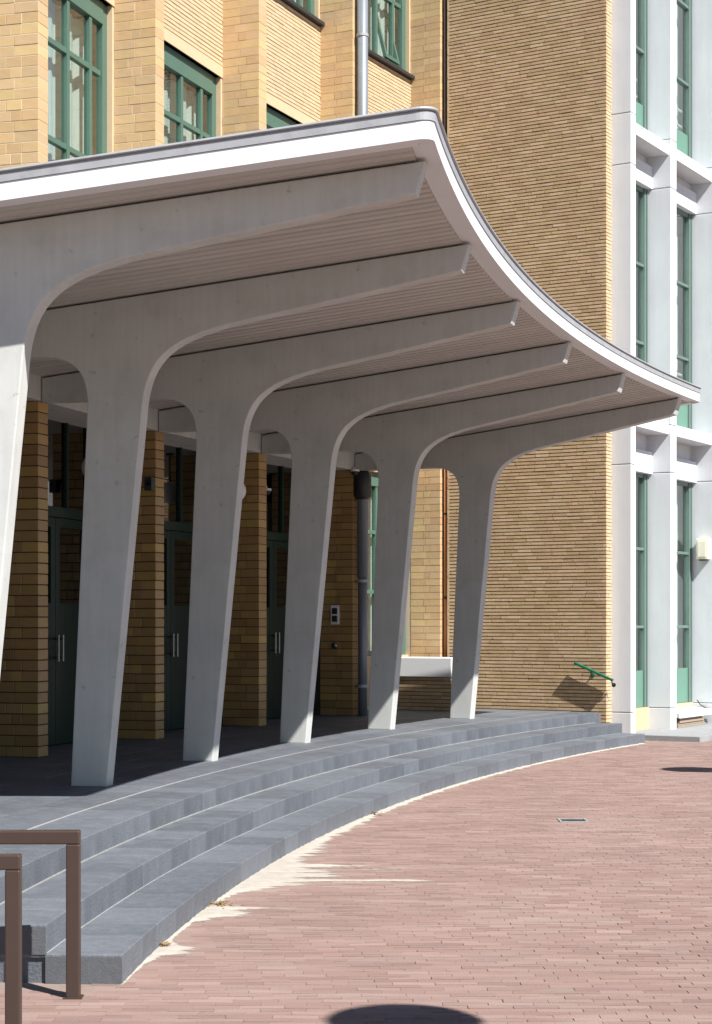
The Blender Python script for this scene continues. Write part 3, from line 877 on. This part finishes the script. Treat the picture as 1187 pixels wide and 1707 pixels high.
m = MB(); m.box(-.045,.045, .0,.10,-.075,.075); m.build('box', DARK, o, bevel=.006); m = MB(); m.tube([(0,.1,.01),(0,.115,.01)], .03, 12); m.build('lens', GLASS, o)
def cctv(name, label, P, th):
    o = thing(name, label, 'camera', P, th)
    m = MB(); m.tube([(.12,0,.05),(.02,0,.05),(.02,0,.02)], .014, 8); m.build('arm', WPLAST, o)
    m = MB(); m.tube([(.02,0,.03),(.02,0,.0)], [.06,.062], 18); m.build('housing', WPLAST, o)
    m = MB(); m.tube([(.02,0,.0),(.02,0,-.03),(.02,0,-.052),(.02,0,-.06)], [.055,.05,.028,.006], 18); m.build('dome', DARK, o, smooth=True)
def bay_point(px, py, i, off):
    mth = (T(i)+T(i+1))/2; n = (math.cos(mth), math.sin(mth)); ux = (px-593.5)/F_PX
    D = RW + off; d = (D + CX*n[0] + CY*n[1])/(ux*n[0]+n[1])
    return Vector((ux*d, d, HG-(py-HOR)/F_PX*d)), mth
P, th = bay_point(447, 818, 5, -.10); cctv('dome_camera', 'white dome camera over the third visible doorway', P, th)
R_, z = on_plane(594, 786, T(6)+.001); cctv('dome_camera', 'dome camera beside the collar of the zinc downpipe', pw(R_, T(6)+.001, z), T(6))
def wall_lamp(label, px, py, i):
    P, th = bay_point(px, py, i, -.35)
    o = thing('hanging_lamp', label, 'lamp', P, th, 'round lamps hanging before the doors')
    m = MB(); pts = []; rs_ = []
    for k in range(13):
        a = -math.pi/2 + math.pi*k/12; pts.append((0,0,.14*math.sin(a))); rs_.append(max(.004,.14*math.cos(a)))
    m.tube(pts, rs_, 20); m.build('globe', WPLAST, o, smooth=True)
    m = MB(); m.tube([(0,0,.14),(0,0,3.9-P.z)], .010, 8); m.build('rod', DARK, o)
    m = MB(); m.tube([(0,0,3.86-P.z),(0,0,3.884-P.z)], .05, 14); m.build('ceiling_rose', DARK, o)
wall_lamp('white globe lamp half hidden behind the second column', 158, 780, 3)
wall_lamp('white globe lamp half hidden behind the third column', 392, 818, 5)

# pieces around the white wing
def wl(x, s, z): return W0 + er*(-x) + et*s + Vector((0,0,z))
o = thing('wall_lamp', 'cream box lamp on the side of the rightmost white pier', 'wall lamp', wl(.16, 3.70, 2.95), wt)
m = MB(); m.box(-.10,.10,.0,.15,-.17,.17); m.build('housing', PLAST, o, bevel=.012)
m = MB(); m.box(-.07,.07,.148,.158,-.13,.13); m.build('front_cover', PLAST, o, bevel=.004)
m = MB(); m.box(-.06,.06,.02,.14,-.19,-.168); m.build('lower_grille', DARK, o)
o = thing('paper_notice', 'white paper notice stuck on the right-hand green window', 'notice', wl(.425, 2.35, 2.05), wt)
m = MB(); m.box(0,.003,-.10,.10,-.15,.17); m.build('sheet', PAPER, o)
m = MB(); m.box(-.002,.0,-.06,.04,.07,.13); m.build('printed_block', DARK, o)
# concrete slab path along the white wing, with a sloping white cover on stacked boards
o = thing('concrete_slab', 'grey concrete slab with a broken edge at the foot of the white piers', 'slab', wl(-.4, 1.9, 0), wt)
m = MB(); rr = random.Random(9); vs = []; n = 30
for k in range(n+1):
    y = 1.75 - 5.2*k/n
    e = -.62 + rr.uniform(-.02,.02)
    vs += [(e, y, -.03), (e+rr.uniform(0,.012), y, .075), (.85, y, .078), (.85, y, -.03)]
fs = []
for k in range(n):
    for j in range(4): fs.append((4*k+j, 4*k+(j+1)%4, 4*k+4+(j+1)%4, 4*k+4+j))
fs += [(0,3,2,1),(4*n,4*n+1,4*n+2,4*n+3)]
m.add(vs, fs); m.build('slab', SLAB, o)
m = MB(); rr = random.Random(10)
for k in range(26):
    y = 1.7 - 5.0*k/26 + rr.uniform(-.05,.05); r = rr.uniform(.012,.032)
    m.tube([(-.64+rr.uniform(-.02,.01), y, -.01),(-.64, y+.01, r),(-.63, y, r*1.8)], [r*.8, r, r*.3], 6)
q = m.build('mortar_rubble', SAND, o); q['kind'] = 'stuff'
o = thing('white_cover_board', 'sloping white cover board lying between the two right-hand white piers', 'board', wl(.0, 2.9, .08), wt)
m = MB(); m.add([(-.02,.86,.15),(.36,.86,.22),(.36,-.76,.22),(-.02,-.76,.15),(-.02,.86,.23),(.36,.86,.27),(.36,-.76,.27),(-.02,-.76,.23)],
      [(0,3,2,1),(4,5,6,7),(0,1,5,4),(1,2,6,5),(2,3,7,6),(3,0,4,7)]); m.build('board', WHITE, o, bevel=.006)
for k in range(4):
    o = thing('timber_batten', ['lowest','second','third','topmost'][k]+' weathered batten of the stack under the white cover board', 'batten', wl(.02+.015*(k%2), 2.75, .079+k*.037), wt)
    m = MB(); m.box(0,.30,-.62+.05*k,.68-.04*k,0,.034); m.build('batten', M('weathered_timber_%d' % k, (.26+.02*k,.22,.17), .9, .2, 12), o)
o = thing('loose_cable', 'dark cable curling down the side of the rightmost white pier', 'cable', wl(.12, 3.68, .30), wt)
m = MB(); m.tube([(.16,.02,.16),(.10,.03,.08),(.0,.04,.03),(-.10,.05,-.01),(-.2,.06,-.04)], .009, 8); m.build('cable', DARK, o, smooth=True)
